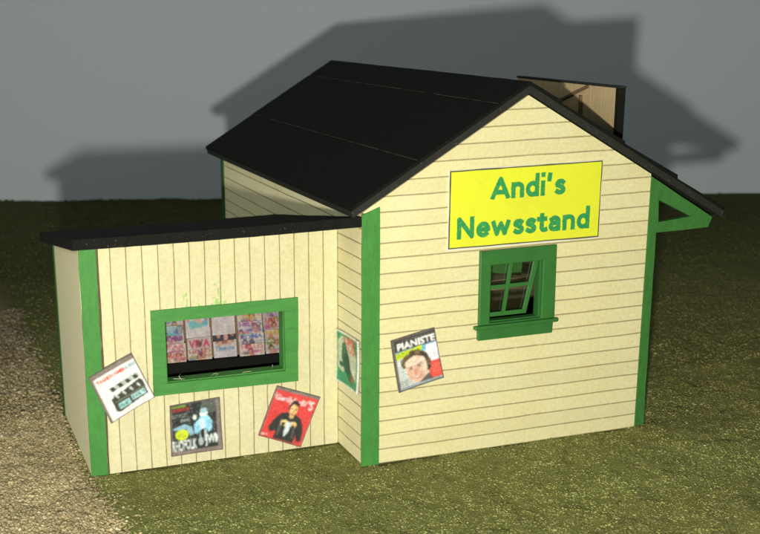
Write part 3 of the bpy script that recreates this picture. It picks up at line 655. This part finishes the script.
P_, S_ = [], []
for (x0, x1, y0, y1, den, sz) in ((-10, -4.2, -7, 6, 1150, .029), (-12, -5, 6, 17, 260, .046)):
    m = int((x1 - x0) * (y1 - y0) * den); x = rng.uniform(x0, x1, m); y = rng.uniform(y0, y1, m)
    k = ~inside(x, y) & (x < border(y) + .05 + rng.exponential(.16, m) * (rng.random(m) < .5)); x, y = x[k], y[k]
    s = sz * np.minimum(rng.lognormal(0, .30, len(x)), 1.55); P_.append(np.stack([x, y, gh(x, y) + s * rng.uniform(-.3, .75, len(x))], -1)); S_.append(s)
pts, sz = np.concatenate(P_), np.concatenate(S_)
pal = np.array([(.38, .30, .15), (.45, .37, .195), (.31, .245, .12), (.56, .49, .31), (.17, .15, .07)])
cols_ = pal[rng.choice(5, len(pts), p=[.38, .30, .22, .07, .03])] * rng.uniform(.75, 1.15, (len(pts), 1)) * (.75 + .5 * vnoise(pts[:, 0], pts[:, 1], .9, 6))[:, None]
cols_ = cols_ * (1 - .6 * np.clip((pts[:, 1] - 5) / 10, 0, 1))[:, None]  # sand dims with distance too, light fall-off put into the colour
sm = vcol_mat('sand_grain', .5, .3, .45, 30)
grains('sand', pts, sz, cols_, ICO, IF, sm, 'coarse tan sand path beside the left wall', 'sand', smooth=False, flat=.8, spread=.2)

# backdrop: a pale blue-grey board standing behind the ground
a = Vector((-4.41, 41.16, 0)); b = Vector((33.09, 26.59, 0)); d = (b - a).normalized(); nrm = Vector((-d.y, d.x, 0))
A, Bq = a - d * 45, b + d * 45
n = N('pale_painted_board'); bl = n.noise(.06, 2)
bd = n.set(n.mix(bl, (.66, .72, .745), (.70, .755, .77)), .85, .15)
bm = bmesh.new()
v = [bm.verts.new(q) for q in (A + Vector((0, 0, -1)), Bq + Vector((0, 0, -1)), Bq + Vector((0, 0, 40)), A + Vector((0, 0, 40)))]
v2 = [bm.verts.new(q.co + nrm * .5) for q in v]
bm.faces.new(v); bm.faces.new(v2[::-1])
for i in range(4): bm.faces.new([v[i], v[(i + 1) % 4], v2[(i + 1) % 4], v2[i]])
tag(finish('backdrop', bm, bd), kind='structure')

# ------------------------------------------------------------------ light: the phone's flash just under the lens, dim room ambient, added side fill
w = bpy.data.worlds.new('World'); S.world = w; w.use_nodes = True
bg = w.node_tree.nodes['Background']; bg.inputs[0].default_value = (.84, .96, 1, 1); bg.inputs[1].default_value = .125
lt = bpy.data.lights.new('flash', 'POINT'); lt.energy = 31000; lt.color = (1, .965, .88); lt.shadow_soft_size = .3
lo = bpy.data.objects.new('flash', lt); C.objects.link(lo); lo.location = (-9.5, -22.0, 7.25)

fl = bpy.data.lights.new('side_fill', 'AREA'); fl.energy = 2400; fl.size = 14; fl.color = (.95, 1, .92)  # added fill from the left, brightens the annex side wall
fo = bpy.data.objects.new('side_fill', fl); C.objects.link(fo); fo.location = (-32, -6, 17)
fo.rotation_euler = (Vector((0, 3, 2)) - fo.location).to_track_quat('-Z', 'Y').to_euler()

# ------------------------------------------------------------------ camera
cd = bpy.data.cameras.new('camera'); co = bpy.data.objects.new('camera', cd); C.objects.link(co); S.camera = co
yaw, pitch, roll, f, px, py = .288992, -.262928, -.023852, 1140.926, 250.492, 311.768
cy, sy, cp, sp = math.cos(yaw), math.sin(yaw), math.cos(pitch), math.sin(pitch)
fw = Vector((sy * cp, cy * cp, sp)); rt = Vector((cy, -sy, 0)); up = rt.cross(fw)
r2 = math.cos(roll) * rt + math.sin(roll) * up; u2 = -math.sin(roll) * rt + math.cos(roll) * up
co.matrix_world = Matrix(((r2.x, u2.x, -fw.x, -9.06995), (r2.y, u2.y, -fw.y, -22.0001), (r2.z, u2.z, -fw.z, 9.99143), (0, 0, 0, 1)))
cd.sensor_width = 36; cd.lens = f / 760 * 36; cd.shift_x = (380 - px) / 760; cd.shift_y = (py - 267) / 760
cd.clip_start = .1; cd.clip_end = 500
cd.dof.use_dof = True; cd.dof.focus_distance = 25.5; cd.dof.aperture_fstop = .50

S.render.engine = 'CYCLES'
S.view_settings.view_transform = 'Standard'; S.view_settings.look = 'None'; S.view_settings.exposure = 0; S.view_settings.gamma = 1
S.render.resolution_x, S.render.resolution_y = 1024, 719
